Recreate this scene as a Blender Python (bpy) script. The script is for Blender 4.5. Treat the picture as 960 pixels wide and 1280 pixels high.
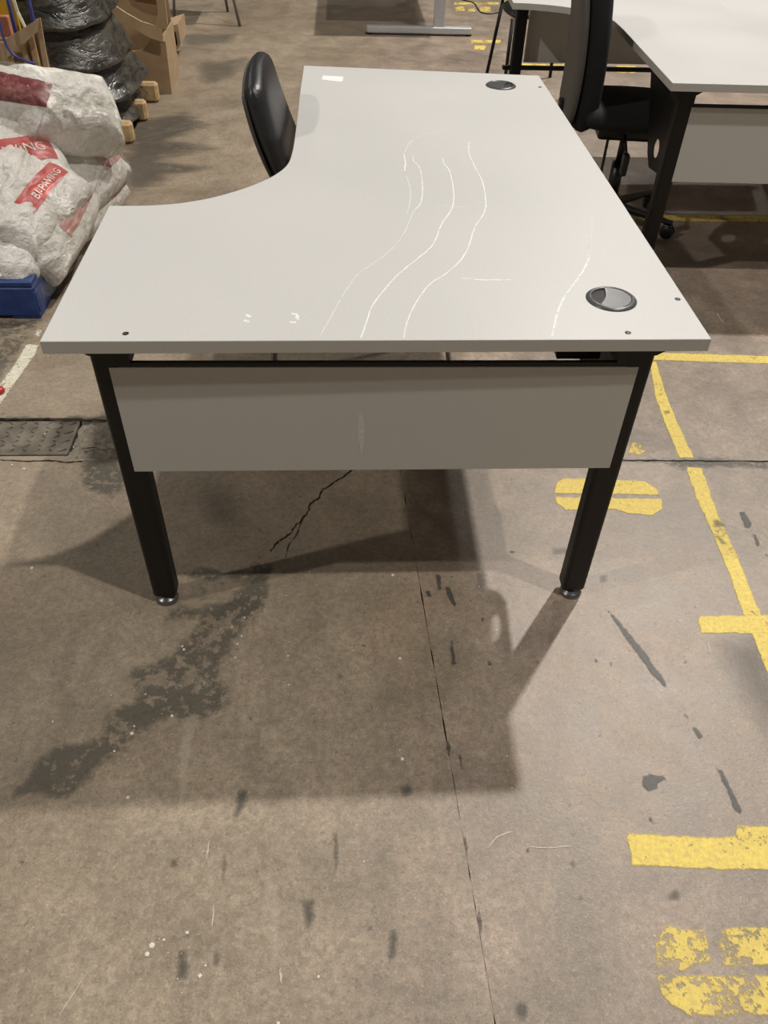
import bpy, bmesh, math, random
from mathutils import Vector, Matrix, noise
random.seed(7)
for o in list(bpy.data.objects): bpy.data.objects.remove(o)
scn = bpy.context.scene
COL = scn.collection
PI = math.pi

# ------------------------------------------------------------------ camera
CAM = Vector((0.5303, -1.2287, 1.4834)); FPX = 984.48
PITCH, YAW, ROLL = 0.7576, 0.0677, 0.0362
_f = Vector((math.sin(YAW)*math.cos(PITCH), math.cos(YAW)*math.cos(PITCH), -math.sin(PITCH)))
_r = Vector((math.cos(YAW), -math.sin(YAW), 0)); _u = _r.cross(_f)
CR = math.cos(ROLL)*_r + math.sin(ROLL)*_u
CU = -math.sin(ROLL)*_r + math.cos(ROLL)*_u
cd = bpy.data.cameras.new('camera'); cam = bpy.data.objects.new('camera', cd); COL.objects.link(cam)
M = Matrix((CR, CU, -_f)).transposed().to_4x4(); M.translation = CAM
cam.matrix_world = M
cd.sensor_fit = 'VERTICAL'; cd.sensor_height = 32; cd.lens = FPX/1280*32
cd.clip_start = 0.05; cd.clip_end = 200
scn.camera = cam

# ------------------------------------------------------------------ world, lamps, exposure
w = bpy.data.worlds.new('world'); scn.world = w; w.use_nodes = True
bg = w.node_tree.nodes['Background']; bg.inputs[0].default_value = (1.0, 0.96, 0.90, 1); bg.inputs[1].default_value = 0.02
def bay_and_fill_lamp(loc, power, col=(1.0, 0.95, 0.885), r=0.15):
    l = bpy.data.lights.new('high_bay_and_fill_light', 'POINT'); l.energy = power; l.color = col; l.shadow_soft_size = r
    o = bpy.data.objects.new('high_bay_and_fill_light', l); o.location = loc; COL.objects.link(o)
bay_and_fill_lamp((5.03, 5.61, 9.2), 3500)
bay_and_fill_lamp((5.35, -2.55, 12.4), 2900)
bay_and_fill_lamp((-8.2, -2.6, 9.2), 1800)
bay_and_fill_lamp((-8.0, 5.8, 9.2), 240)
bay_and_fill_lamp((5.6, 13.5, 9.2), 650)  # added fill lamp, brightens the far floor
bay_and_fill_lamp((-7.5, 13.5, 9.2), 450)  # second added fill on the left, also for the far floor
vs = scn.view_settings
vs.view_transform = 'Standard'; vs.look = 'None'; vs.gamma = 1; vs.use_curve_mapping = False; vs.exposure = 0.0

# ------------------------------------------------------------------ helpers
def at(u, v, z=0.0):
    """the point of the level plane z that a photo pixel shows"""
    d = _f + (u-480)/FPX*CR - (v-640)/FPX*CU
    return CAM + d*((z-CAM.z)/d.z)
def aty(u, v, y):
    d = _f + (u-480)/FPX*CR - (v-640)/FPX*CU
    return CAM + d*((y-CAM.y)/d.y)
def link(name, me, mat=None, parent=None):
    o = bpy.data.objects.new(name, me); COL.objects.link(o)
    if mat:
        for m in (mat if isinstance(mat, (list, tuple)) else [mat]): me.materials.append(m)
    if parent: o.parent = parent
    return o
def obj(name, bm, mat, parent=None, smooth=False):
    me = bpy.data.meshes.new(name); bm.normal_update(); bm.to_mesh(me); bm.free()
    if smooth:
        for p in me.polygons: p.use_smooth = True
    return link(name, me, mat, parent)
def root(name, label, cat, group=None, loc=(0, 0, 0), rz=0):
    o = bpy.data.objects.new(name, None); COL.objects.link(o); o.empty_display_size = .1
    o.location = loc; o.rotation_euler.z = rz
    tag(o, label, cat, group); return o
def tag(o, label, cat, group=None):
    o['label'] = label; o['category'] = cat
    if group: o['group'] = group
    return o
def box(bm, lo, hi, bev=0, seg=2, rot=None, piv=None):
    g = bmesh.ops.create_cube(bm, size=1)
    vs_ = g['verts']
    c = [(a+b)/2 for a, b in zip(lo, hi)]; s = [abs(b-a) for a, b in zip(lo, hi)]
    for v in vs_: v.co = Vector((v.co.x*s[0]+c[0], v.co.y*s[1]+c[1], v.co.z*s[2]+c[2]))
    if bev:
        es = list({e for v in vs_ for e in v.link_edges})
        r = bmesh.ops.bevel(bm, geom=es, offset=bev, segments=seg, affect='EDGES', profile=.5)
        vs_ = list({v for f in r['faces'] for v in f.verts} | {v for v in vs_ if v.is_valid})
    if rot is not None:
        p = Vector(piv if piv is not None else c)
        for v in vs_: v.co = rot @ (v.co-p) + p
    return vs_
def cyl(bm, p0, p1, r0, r1=None, n=16, cap=True):
    p0, p1 = Vector(p0), Vector(p1); r1 = r0 if r1 is None else r1
    d = (p1-p0); L = d.length
    q = d.to_track_quat('Z', 'Y').to_matrix().to_4x4(); q.translation = (p0+p1)/2
    bmesh.ops.create_cone(bm, cap_ends=cap, segments=n, radius1=r0, radius2=r1, depth=L, matrix=q)
def lathe(bm, prof, c=(0, 0, 0), n=28, tilt=None):
    c = Vector(c); rings = []
    for r, z in prof:
        ring = []
        for k in range(n):
            p = Vector((r*math.cos(2*PI*k/n), r*math.sin(2*PI*k/n), z))
            if tilt: p = tilt @ p
            ring.append(bm.verts.new(c+p))
        rings.append(ring)
    for a, b in zip(rings, rings[1:]):
        for k in range(n): bm.faces.new((a[k], a[(k+1) % n], b[(k+1) % n], b[k]))
    if prof[0][0] > 0: bm.faces.new(list(reversed(rings[0])))
    if prof[-1][0] > 0: bm.faces.new(rings[-1])
def tube(bm, pts, r, n=10, cap=True):
    pts = [Vector(p) for p in pts]; prev = None; up = None
    for i, p in enumerate(pts):
        t = (pts[min(i+1, len(pts)-1)]-pts[max(i-1, 0)]).normalized()
        if up is None:
            up = Vector((0, 0, 1)) if abs(t.z) < .9 else Vector((0, 1, 0))
        s = t.cross(up).normalized(); up = s.cross(t).normalized()
        ring = [bm.verts.new(p + r*(math.cos(2*PI*k/n)*s + math.sin(2*PI*k/n)*up)) for k in range(n)]
        if prev:
            for k in range(n): bm.faces.new((prev[k], prev[(k+1) % n], ring[(k+1) % n], ring[k]))
        elif cap: bm.faces.new(ring[::-1])
        prev = ring
    if cap: bm.faces.new(prev)
def prism(bm, pts, z0, z1, axis='z', mi=None, side_mi=None):
    """extrude a polygon (list of 2-tuples) along an axis"""
    def P(p, h):
        return {'z': (p[0], p[1], h), 'y': (p[0], h, p[1]), 'x': (h, p[0], p[1])}[axis]
    a = [bm.verts.new(P(p, z0)) for p in pts]; b = [bm.verts.new(P(p, z1)) for p in pts]
    n = len(pts)
    f = [bm.faces.new(a[::-1]), bm.faces.new(b)]
    s = [bm.faces.new((a[k], a[(k+1) % n], b[(k+1) % n], b[k])) for k in range(n)]
    if side_mi is not None:
        for q in s: q.material_index = side_mi
    bmesh.ops.recalc_face_normals(bm, faces=f+s)
    return f, s
def spline(pts, n=6, closed=False):
    pts = [Vector(p) for p in pts]; out = []; m = len(pts)
    rng = range(m if closed else m-1)
    for i in rng:
        p0 = pts[(i-1) % m] if closed or i > 0 else pts[0]
        p1, p2 = pts[i], pts[(i+1) % m]
        p3 = pts[(i+2) % m] if closed or i+2 < m else pts[-1]
        for k in range(n):
            t = k/n
            out.append(0.5*((2*p1)+(p2-p0)*t+(2*p0-5*p1+4*p2-p3)*t*t+(3*p1-p0-3*p2+p3)*t**3))
    if not closed: out.append(pts[-1])
    return out

# ------------------------------------------------------------------ materials
def mat(name, col, rough=.5, metal=0, spec=.5):
    m = bpy.data.materials.new(name); m.use_nodes = True
    b = m.node_tree.nodes['Principled BSDF']
    b.inputs['Base Color'].default_value = (*col, 1); b.inputs['Roughness'].default_value = rough
    b.inputs['Metallic'].default_value = metal; b.inputs['Specular IOR Level'].default_value = spec
    return m
class NT:
    def __init__(s, m): s.t = m.node_tree; s.b = s.t.nodes['Principled BSDF']
    def n(s, ty, **k):
        x = s.t.nodes.new(ty)
        for a, v in k.items():
            if a in x.inputs: x.inputs[a].default_value = v
            else: setattr(x, a, v)
        return x
    def l(s, a, b): s.t.links.new(a, b)
    def pos(s):
        if not hasattr(s, '_p'): s._p = s.n('ShaderNodeNewGeometry').outputs['Position']
        return s._p
    def objc(s): return s.n('ShaderNodeTexCoord').outputs['Object']
    def noise(s, vec, scale, detail=4, rough=.55, dist=0, stretch=None):
        if stretch:
            mp = s.n('ShaderNodeMapping'); mp.inputs['Scale'].default_value = stretch; s.l(vec, mp.inputs[0]); vec = mp.outputs[0]
        x = s.n('ShaderNodeTexNoise'); x.inputs['Scale'].default_value = scale; x.inputs['Detail'].default_value = detail
        x.inputs['Roughness'].default_value = rough; x.inputs['Distortion'].default_value = dist
        s.l(vec, x.inputs['Vector']); return x.outputs['Fac']
    def ramp(s, fac, stops):
        x = s.n('ShaderNodeValToRGB'); e = x.color_ramp.elements
        e[0].position, e[0].color = stops[0][0], (*stops[0][1], 1)
        e[1].position, e[1].color = stops[-1][0], (*stops[-1][1], 1)
        for p, c in stops[1:-1]:
            q = e.new(p); q.color = (*c, 1)
        s.l(fac, x.inputs[0]); return x.outputs[0]
    def rng(s, fac, a, b, c=0., d=1.):
        x = s.n('ShaderNodeMapRange'); x.inputs[1].default_value = a; x.inputs[2].default_value = b
        x.inputs[3].default_value = c; x.inputs[4].default_value = d; s.l(fac, x.inputs[0]); return x.outputs[0]
    def mix(s, fac, a, b, bt='MIX'):
        x = s.n('ShaderNodeMix'); x.data_type = 'RGBA'; x.blend_type = bt
        for sock, v in ((x.inputs[0], fac), (x.inputs[6], a), (x.inputs[7], b)):
            if hasattr(v, 'links') or hasattr(v, 'is_linked'): s.l(v, sock)
            elif isinstance(v, (int, float)): sock.default_value = v
            else: sock.default_value = (*v, 1)
        return x.outputs[2]
    def math(s, op, a, b=0.):
        x = s.n('ShaderNodeMath'); x.operation = op
        for i, v in enumerate((a, b)):
            if isinstance(v, (int, float)): x.inputs[i].default_value = v
            else: s.l(v, x.inputs[i])
        return x.outputs[0]
    def bump(s, h, strength=.3, dist=.01):
        x = s.n('ShaderNodeBump'); x.inputs['Strength'].default_value = strength; x.inputs['Distance'].default_value = dist
        s.l(h, x.inputs['Height']); s.l(x.outputs[0], s.b.inputs['Normal'])

def concrete():
    m = mat('concrete', (.36, .29, .22), .62); t = NT(m); p = t.pos()
    big = t.noise(p, .9, 5, .6, .4); mid = t.noise(p, 5, 6, .65, .3); fine = t.noise(p, 60, 4, .7); gr = t.noise(p, 260, 2, .6)
    base = t.ramp(big, [(.28, (.33, .25, .168)), (.45, (.435, .34, .238)), (.58, (.51, .405, .29)), (.75, (.58, .465, .34))])
    # cleaner, greyer concrete towards the painted bays on the right
    sx = t.n('ShaderNodeSeparateXYZ'); t.l(p, sx.inputs[0])
    xs = t.math('ADD', sx.outputs[0], t.math('MULTIPLY', t.math('SUBTRACT', big, .5), 1.6))
    right = t.rng(xs, .45, .95)
    right.node.clamp = True
    base = t.mix(right, base, t.ramp(mid, [(.3, (.36, .272, .208)), (.7, (.53, .408, .318))]))
    warm = t.rng(t.noise(p, 2.3, 3, .5, 1.), .52, .72)
    base = t.mix(t.math('MULTIPLY', warm, .35), base, (.44, .29, .18))
    base = t.mix(t.rng(mid, .3, .75), t.mix(.5, base, (.10, .09, .065)), base)
    base = t.mix(t.rng(fine, .42, .58, .0, 1.), t.mix(.30, base, (.10, .085, .065)), base)
    base = t.mix(t.rng(t.noise(p, 95, 4, .75), .54, .64, 0, .42), base, (.11, .095, .075))
    med = t.noise(p, 17, 5, .7, .2)
    base = t.mix(t.rng(med, .36, .60), t.mix(.26, base, (.12, .10, .075)), base)
    base = t.mix(t.rng(t.noise(p, 130, 3, .7), .56, .72, 0, .18), base, (.78, .68, .54))
    base = t.mix(t.rng(gr, .42, .6), t.mix(.22, base, (.10, .085, .065)), base)
    pit = t.rng(t.noise(p, 38, 2, .5), .70, .74)
    base = t.mix(t.math('MULTIPLY', pit, .55), base, (.08, .07, .06))
    sc = t.rng(t.noise(p, 7, 3, .7, 0, (1, .12, 1)), .66, .72)
    base = t.mix(t.math('MULTIPLY', sc, .18), base, (.62, .55, .45))
    t.l(base, t.b.inputs['Base Color'])
    t.l(t.rng(t.math('ADD', t.math('MULTIPLY', mid, .6), t.math('MULTIPLY', fine, .4)), .3, .7, .36, .58), t.b.inputs['Roughness']); t.b.inputs['Specular IOR Level'].default_value = .62
    t.bump(t.math('ADD', fine, t.math('MULTIPLY', gr, .5)), .14, .004)
    return m
def worn(name, col, col2, wear=.5, edge=.006, amp=.006, nscale=35, rough=.6, maxa=1., hole=.62, stretch=None):
    """thin coating whose rim and holes are eaten away; 'd' = distance from the outline in metres"""
    m = mat(name, col, rough); t = NT(m); p = t.pos()
    a = t.n('ShaderNodeAttribute', attribute_name='d').outputs['Fac']
    n1 = t.noise(p, nscale, 5, .65, .4, stretch); n2 = t.noise(p, nscale*3.2, 4, .7); n3 = t.noise(p, nscale*.22, 4, .6)
    d = t.math('ADD', a, t.math('MULTIPLY', t.math('SUBTRACT', n1, .5), amp*4))
    al = t.rng(d, 0, edge)
    hh = t.math('ADD', t.math('MULTIPLY', n2, .45), t.math('MULTIPLY', n1, .3)); hh = t.math('ADD', hh, t.math('MULTIPLY', n3, .25))
    if wear > 0:
        holes = t.rng(hh, hole, hole+.05, 0, wear)
        al = t.math('MULTIPLY', al, t.math('SUBTRACT', 1., holes))
    al = t.math('MULTIPLY', al, maxa)
    t.l(al, t.b.inputs['Alpha'])
    t.l(t.mix(t.rng(n2, .35, .65), col2, t.mix(t.rng(n3, .3, .7), t.mix(.25, col, col2), col)), t.b.inputs['Base Color'])
    return m
def melamine(name='grey_melamine', col=(.575, .57, .555)):
    m = mat(name, col, .42, 0, .45); t = NT(m); p = t.objc()
    n = t.noise(p, 420, 3, .7); n2 = t.noise(p, 2.2, 3, .5)
    c = t.mix(t.rng(n, .35, .65), tuple(x*.93 for x in col), tuple(x*1.04 for x in col))
    c = t.mix(t.rng(n2, .3, .7, 0, .35), c, (col[0]*.98, col[1]*.97, col[2]*.95))
    t.l(c, t.b.inputs['Base Color']); t.l(t.rng(n2, .3, .7, .38, .5), t.b.inputs['Roughness'])
    t.bump(n, .06, .001)
    return m
def simple(name, col, rough=.5, metal=0, var=.15, scale=30, bump=0, spec=.5):
    m = mat(name, col, rough, metal, spec); t = NT(m); p = t.objc()
    n = t.noise(p, scale, 4, .6)
    t.l(t.mix(t.rng(n, .3, .7), tuple(x*(1-var) for x in col), tuple(min(1, x*(1+var)) for x in col)), t.b.inputs['Base Color'])
    if bump: t.bump(n, bump, .01)
    return m
CONC = concrete()
MEL = melamine(); EDGE = melamine('edge_band', (.50, .485, .45)); PANEL = melamine('panel_grey', (.54, .53, .495))
BLK = simple('black_powder_coat', (.006, .0055, .005), .45, 0, .2, 200, .05, .35)
BLKP = simple('black_plastic', (.010, .010, .011), .38, 0, .25, 90, .1)
FAB = simple('black_leatherette', (.018, .018, .020), .34, 0, .25, 160, .15, .6)
SHELL = simple('dark_shell', (.055, .048, .042), .55, 0, .1)
FABG = simple('charcoal_mesh_fabric', (.030, .028, .027), .85, 0, .25, 400, .3)
FABK = simple('black_fabric', (.008, .008, .008), .9, 0, .3, 400, .3)
CHR = mat('chrome', (.72, .70, .66), .16, 1.0)
STEEL = simple('steel_disc', (.20, .20, .20), .3, .8)
SILV = simple('silver_paint', (.52, .53, .55), .38, .35, .08, 60)
GREYT = simple('grey_tube', (.16, .15, .15), .4, .3)
RING = simple('grommet_grey', (.10, .10, .105), .32, .25, .1)
CAP = simple('grommet_cap', (.11, .11, .115), .28, .35, .12, 80)
WOOD = simple('pale_wood', (.50, .34, .17), .75, 0, .25, 25, .2)
PLY = simple('plywood', (.34, .235, .13), .7, 0, .15, 18, .1)
CARD = simple('cardboard', (.40, .28, .165), .8, 0, .12, 12, .1)
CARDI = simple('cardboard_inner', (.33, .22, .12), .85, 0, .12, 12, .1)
BLUEP = simple('blue_paint', (.018, .05, .19), .45, 0, .35, 20, .1)
BLUEC = simple('blue_cable', (.05, .06, .22), .45)
YELM = simple('yellow_panel', (.50, .30, .015), .5, 0, .1, 5)
PINKM = simple('faded_red_board', (.50, .20, .12), .6, 0, .2, 8)
REDP = simple('red_plastic', (.42, .03, .025), .4)
WHT = mat('white_label', (.86, .86, .84), .5)
def scuff(name, alpha, col=(.82, .82, .80)):
    m = mat(name, col, .6); t = NT(m)
    n = t.noise(t.pos(), 60, 4, .7)
    t.l(t.rng(n, .3, .55, alpha*.6, alpha), t.b.inputs['Alpha']); return m
SCR1, SCR2 = scuff('scratch_bright', .8, (.97, .97, .95)), scuff('scratch_faint', .5, (.97, .97, .95))
YEL = worn('yellow_paint', (.90, .71, .13), (.62, .46, .12), .8, .004, .004, 30, .6, 1, .548)
YELW = worn('yellow_paint_worn', (.88, .69, .13), (.62, .47, .13), .92, .004, .005, 22, .6, 1, .51, (1, .5, 1))
WHP = worn('white_paint_worn', (.80, .77, .63), (.50, .47, .37), .85, .004, .006, 26, .6, 1, .53, (1, 2.2, 1))
STN = worn('dark_grime', (.075, .072, .06), (.14, .13, .10), .85, .022, .026, 13, .5, .62, .50)
STN2 = worn('faint_grime_and_patch', (.10, .09, .07), (.14, .12, .095), .3, .10, .03, 6, .55, .42, .56)
STN3 = worn('streaky_grime', (.085, .08, .065), (.12, .105, .085), .5, .10, .06, 5, .5, .6, .53, (.45, 2.2, 1))
RUB = worn('rubber_mark', (.055, .053, .046), (.085, .08, .07), .75, .004, .004, 45, .5, .88, .55)
RUBF = worn('rubber_mark_faint', (.07, .065, .055), (.11, .10, .08), .4, .010, .004, 40, .5, .55, .56)
GREYF = worn('grey_smear', (.16, .16, .15), (.22, .21, .19), .6, .012, .006, 28, .5, .55, .56)

# ------------------------------------------------------------------ floor: three slabs with recessed joints
floor_root = bpy.data.objects.new('floor', None); COL.objects.link(floor_root); floor_root['kind'] = 'structure'
def slab_edge(p, q, jit=.0012, step=.02):
    p, q = Vector(p), Vector(q); n = max(2, int((q-p).length/step)); nn = Vector((-(q-p).y, (q-p).x)).normalized()
    out = []
    for k in range(n):
        c = p+(q-p)*k/n
        out.append(c + nn*(noise.noise(Vector((c.x*30, c.y*30, 1.3)))*jit*2))
    return out
xj = lambda y: .694 + (.468-y)*.0536          # the lengthways joint
yj = lambda x: .5475 - (x-1.39)*.021           # the crossways joint
g = .0008
E1 = slab_edge((xj(yj(.7))-g, yj(.7)-g), (xj(-1.9)-g, -1.9))
E2 = slab_edge((xj(-1.9)+g*.2, -1.9), (xj(yj(.7))+g*.2, yj(.7)-g))
def slab(pts, nm='slab'):
    bm = bmesh.new(); f, s = prism(bm, [(p[0], p[1]) for p in pts], -.05, 0); 
    o = obj(nm, bm, CONC, floor_root); return o
F = lambda a: Vector(a)
# front left slab
JL = slab_edge((-1.0, .545), (xj(.55)-g, yj(.7)-g)); 
slab([F((-16, -16))] + [F((xj(-16)-g, -16))] + list(reversed(E1))[:] + list(reversed(slab_edge((-.25, .573), (xj(.55)-g, yj(.7)-g)))) + [F((-.25, .573)), F((-.25, .588)), F((-16, .588))])
# front right slab
slab([F((xj(-16)+g*.2, -16)), F((16, -16)), F((16, yj(16)-g))] + list(reversed(slab_edge((xj(.55)+g*.2, yj(.7)-.002), (3.2, yj(3.2)-.003)))) + list(reversed(E2)))
# rear slab, cut back round the duct under the cover plate
top = slab_edge((-.25, .575), (3.2, yj(3.2)+g))
slab([F((-16, .772)), F((-.275, .772))] + slab_edge((-.275, .765), (-.14, .758)) + [F((-.14, .578))] + [p for p in top if p.x > -.13] + [F((16, yj(16)+g)), F((16, 30)), F((-16, 30))])
bm = bmesh.new(); box(bm, (-16, -16, -.12), (16, 30, -.05)); obj('subfloor', bm, simple('joint_dirt', (.03, .027, .022), .9), floor_root)
# rough mortar between the cover plate and the slab
bm = bmesh.new(); bmesh.ops.create_grid(bm, x_segments=16, y_segments=20, size=.5)
for v in bm.verts:
    v.co = Vector((-.2075+v.co.x*.14, .672+v.co.y*.20, -.008+.012*noise.noise(Vector((v.co.x*9, v.co.y*9, 4)))))
obj('mortar_patch', bm, simple('mortar', (.22, .19, .145), .85, 0, .4, 60, .4), floor_root, True)

WALLM = simple('painted_cladding', (.13, .13, .125), .7, 0, .1, 2)
for nm_, lo_, hi_ in (('wall_back', (-16, 30, 0), (16, 30.2, 10.5)), ('wall_front', (-16, -16.2, 0), (16, -16, 10.5)), ('wall_left', (-16.2, -16, 0), (-16, 30, 10.5)), ('wall_right', (16, -16, 0), (16.2, 30, 10.5))):
    bm = bmesh.new(); box(bm, lo_, hi_); o_ = obj(nm_, bm, WALLM); o_['kind'] = 'structure'

nd = [0]
def decal(name, polys, m, cell=None, margin=.012, px=True, subdiv=0, parent=None, z=0.0):
    """thin coating following the outline(s); each polygon in photo pixels projected on the floor"""
    bm = bmesh.new(); lay = bm.verts.layers.float.new('d')
    for poly in polys:
        P = [at(*p, z).xy for p in poly] if px else [Vector(p) for p in poly]
        if subdiv: P = [Vector(q[:2]) for q in spline([(p.x, p.y, 0) for p in P], subdiv, True)]
        lo = Vector((min(p.x for p in P)-margin, min(p.y for p in P)-margin)); hi = Vector((max(p.x for p in P)+margin, max(p.y for p in P)+margin))
        c = cell or max(.004, min(.02, max(hi.x-lo.x, hi.y-lo.y)/48))
        nx, ny = max(3, int((hi.x-lo.x)/c)+1), max(3, int((hi.y-lo.y)/c)+1)
        def sd(x, y):
            ins = False; best = 9
            for k in range(len(P)):
                a, b = P[k], P[(k+1) % len(P)]
                if (a.y > y) != (b.y > y) and x < (b.x-a.x)*(y-a.y)/(b.y-a.y)+a.x: ins = not ins
                ab = b-a; L = ab.length_squared or 1e-9
                t = max(0, min(1, ((x-a.x)*ab.x+(y-a.y)*ab.y)/L))
                best = min(best, math.hypot(x-a.x-ab.x*t, y-a.y-ab.y*t))
            return best if ins else -best
        nd[0] += 1; zz = z + .0004 + .00002*(nd[0] % 60)
        G = {}
        for i in range(nx+1):
            for j in range(ny+1):
                x, y = lo.x+(hi.x-lo.x)*i/nx, lo.y+(hi.y-lo.y)*j/ny; d = sd(x, y)
                if d > -margin-c*1.5:
                    v = bm.verts.new((x, y, zz)); v[lay] = d; G[i, j] = v
        for i in range(nx):
            for j in range(ny):
                q = [G.get(k) for k in ((i, j), (i+1, j), (i+1, j+1), (i, j+1))]
                if all(q) and max(v[lay] for v in q) > -margin: bm.faces.new(q)
    return obj(name, bm, m, parent or floor_root)
def ell(u, v, a, b, rot=0, n=14, seed=0):
    r = random.Random(int(u*7+v*3+seed))
    return [(u+(a*math.cos(t)*math.cos(rot)-b*math.sin(t)*math.sin(rot))*(k:=r.uniform(.8, 1.15)), v+(a*math.cos(t)*math.sin(rot)+b*math.sin(t)*math.cos(rot))*k) for t in [2*PI*i/n for i in range(n)]]

# grime and dark patches first (lowest)
decal('grime_and_dark_patch', [[(0, 1000), (30, 965), (65, 930), (120, 920), (135, 885), (165, 870), (157, 835), (210, 815), (235, 790), (265, 765), (300, 735), (318, 700), (345, 706), (340, 740), (322, 775), (300, 805), (280, 830), (287, 880), (260, 900), (215, 900), (170, 925), (135, 960), (90, 995), (45, 1002)]], STN, .012, .04)
decal('grime_and_dark_patch', [[(60, 880), (62, 830), (85, 785), (115, 770), (100, 830), (80, 890)]], STN2, .012, .05)
decal('grime_and_dark_patch', [[(880, 800), (965, 770), (1010, 900), (970, 960), (925, 900)]], STN2, .014, .06)
decal('grime_and_dark_patch', [[(95, 580), (150, 560), (165, 600), (140, 625), (105, 615)]], STN, .01, .04)
decal('grime_and_dark_patch', [[(0, 400), (60, 397), (34, 428), (0, 478), (-80, 500), (-90, 400)]], STN, .014, .03)
decal('grime_and_dark_patch', [[(150, 150), (235, 138), (268, 158), (225, 175), (280, 186), (215, 200), (265, 210), (215, 225), (180, 240), (140, 236)]], STN3, .02, .10)
decal('grime_and_dark_patch', [[(240, 80), (310, 70), (300, 95), (250, 110)], [(215, 40), (300, 42), (295, 56), (225, 60)]], STN2, .03, .08)
decal('joint_grime', [[(765, 574), (850, 571), (965, 574), (965, 590), (905, 586), (860, 588), (820, 580), (765, 579)]], STN, .006, .012)
decal('joint_grime', [[(0, 516), (60, 520), (100, 518), (142, 520), (142, 527), (100, 527), (0, 525)]], STN, .006, .012)
decal('grey_smear', [[(688, 683), (712, 683), (713, 693), (690, 694)], [(748, 718), (760, 717), (762, 728), (749, 729)], [(593, 714), (608, 712), (610, 735), (596, 737)], [(745, 700), (751, 697), (751, 706)]], GREYF, .004, .012)
decal('grey_smear', [[(228, 715), (262, 706), (300, 712), (345, 706), (343, 718), (300, 726), (262, 728), (235, 724)], [(240, 738), (262, 733), (266, 748), (250, 756)], [(205, 775), (225, 760), (262, 752), (300, 745), (320, 742), (330, 760), (300, 775), (250, 778)]], STN, .008, .02)
decal('grime_and_dark_patch', [[(90, 690), (150, 640), (165, 655), (120, 705)], [(240, 590), (300, 600), (310, 660), (260, 668), (235, 630)]], STN2, .012, .05)  # faint darker floor patches either side of the left leg
# paint
decal('painted_line', [[(806, 440), (960, 445), (1060, 449), (1060, 459), (960, 455), (806, 450)]], YEL, .007)
decal('painted_line', [[(811, 452), (821, 452), (832, 490), (848, 530), (869, 573), (849, 573), (834, 538), (819, 498)]], YEL, .006)
decal('painted_line', [[(856, 583), (878, 585), (898, 643), (918, 685), (950, 763), (962, 795), (985, 850), (960, 846), (936, 785), (928, 767), (913, 723), (888, 663), (870, 623)]], YEL, .007)
decal('painted_line', [[(871, 770), (950, 768), (1000, 766), (1000, 793), (875, 792)]], YEL, .006)
decal('painted_line', [[(785, 268), (860, 269), (1040, 271), (1040, 279), (860, 277), (785, 275)]], YELW, .014)
decal('painted_numeral', [[(783, 567), (790, 552), (801, 557), (808, 565), (800, 569)]], YELW, .005)
decal('painted_numeral', [[(692, 617), (695, 603), (705, 597.5), (737, 598.3), (772, 599.3), (807, 602), (820, 610), (825.5, 619.5), (790, 618.5), (730, 618)],
                          [(692, 620.5), (730, 621.5), (773, 622.5), (829, 623), (828, 637), (817, 645), (787, 642.5), (767, 637), (707, 638), (695, 630)]], YEL, .005, .006)
decal('painted_numeral', [[(782, 1041), (892, 1046), (918, 1044), (920, 1030), (945, 1032), (1010, 1034), (1010, 1091), (960, 1089), (789, 1083)]], YEL, .006, .006)
decal('painted_numeral', [[(819, 1175), (833, 1155), (882, 1162), (892, 1204), (868, 1207), (854, 1216), (820, 1208)],
                          [(899, 1165), (908, 1158), (1000, 1158), (1000, 1208), (903, 1208), (897, 1182)],
                          [(820, 1218), (1000, 1218), (1000, 1270), (862, 1272), (838, 1258), (826, 1242)]], YELW, .006, .006)
decal('painted_numeral', [[(567, 3), (624, 3), (624, 6), (567, 6)], [(568, 9), (580, 8), (582, 14), (570, 14)], [(585, 11), (594, 11), (595, 15), (585, 15)], [(599, 9), (613, 8), (614, 15), (600, 15)], [(630, 0), (638, 2), (640, 12), (631, 13)]], YELW, .02, .02)
decal('painted_numeral', [[(588, 50), (626, 50), (626, 54), (588, 54)], [(593, 57), (608, 57), (606, 63), (592, 62)]], YELW, .02, .02)
decal('painted_line', [[(640, 79), (716, 81), (716, 88), (640, 86)], [(770, 82), (795, 83), (795, 92), (770, 91)]], YELW, .02, .02)
decal('painted_line', [[(33, 430), (49, 431), (47, 440), (8, 496), (-30, 552), (-42, 552), (0, 480), (18, 455)], [(43, 418), (49, 411), (53, 413), (48, 425)]], WHP, .007)
# rubber marks
def marks(name, L, m=RUB): return decal(name, L, m, .004, .008)
marks('skid_mark', [[(758, 762), (766, 767), (800, 806), (833, 853), (832, 861), (815, 844), (785, 803)]])
marks('skid_mark', [[(895, 960), (903, 963), (928, 1012), (927, 1019), (918, 1012)], [(864, 909), (870, 908), (880, 921), (873, 924)], [(854, 892), (860, 894), (861, 900)]])
marks('skid_mark', [[(804, 969), (812, 967), (831, 969), (834, 975), (824, 980), (822, 987), (812, 991), (802, 983)]])
marks('skid_mark', [[(923, 640), (931, 640), (940, 655), (938, 662), (931, 660)], [(940, 668), (945, 668), (951, 681), (946, 683)], [(955, 692), (960, 694), (961, 700)]])
marks('skid_mark', [[(889, 650), (897, 647), (911, 659), (900, 660), (892, 662)], [(891, 667), (900, 669), (914, 683), (900, 681)], [(828, 514), (836, 512), (839, 518), (830, 519)]], RUBF)
marks('skid_mark', [[(544, 718), (551, 718), (553, 738), (547, 739)], [(556, 733), (563, 735), (571, 758), (568, 761), (560, 748)], [(531, 739), (538, 738), (541, 747), (533, 747)], [(562, 800), (566, 801), (571, 830), (565, 832)], [(608, 826), (613, 827), (616, 832), (610, 833)]])
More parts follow.
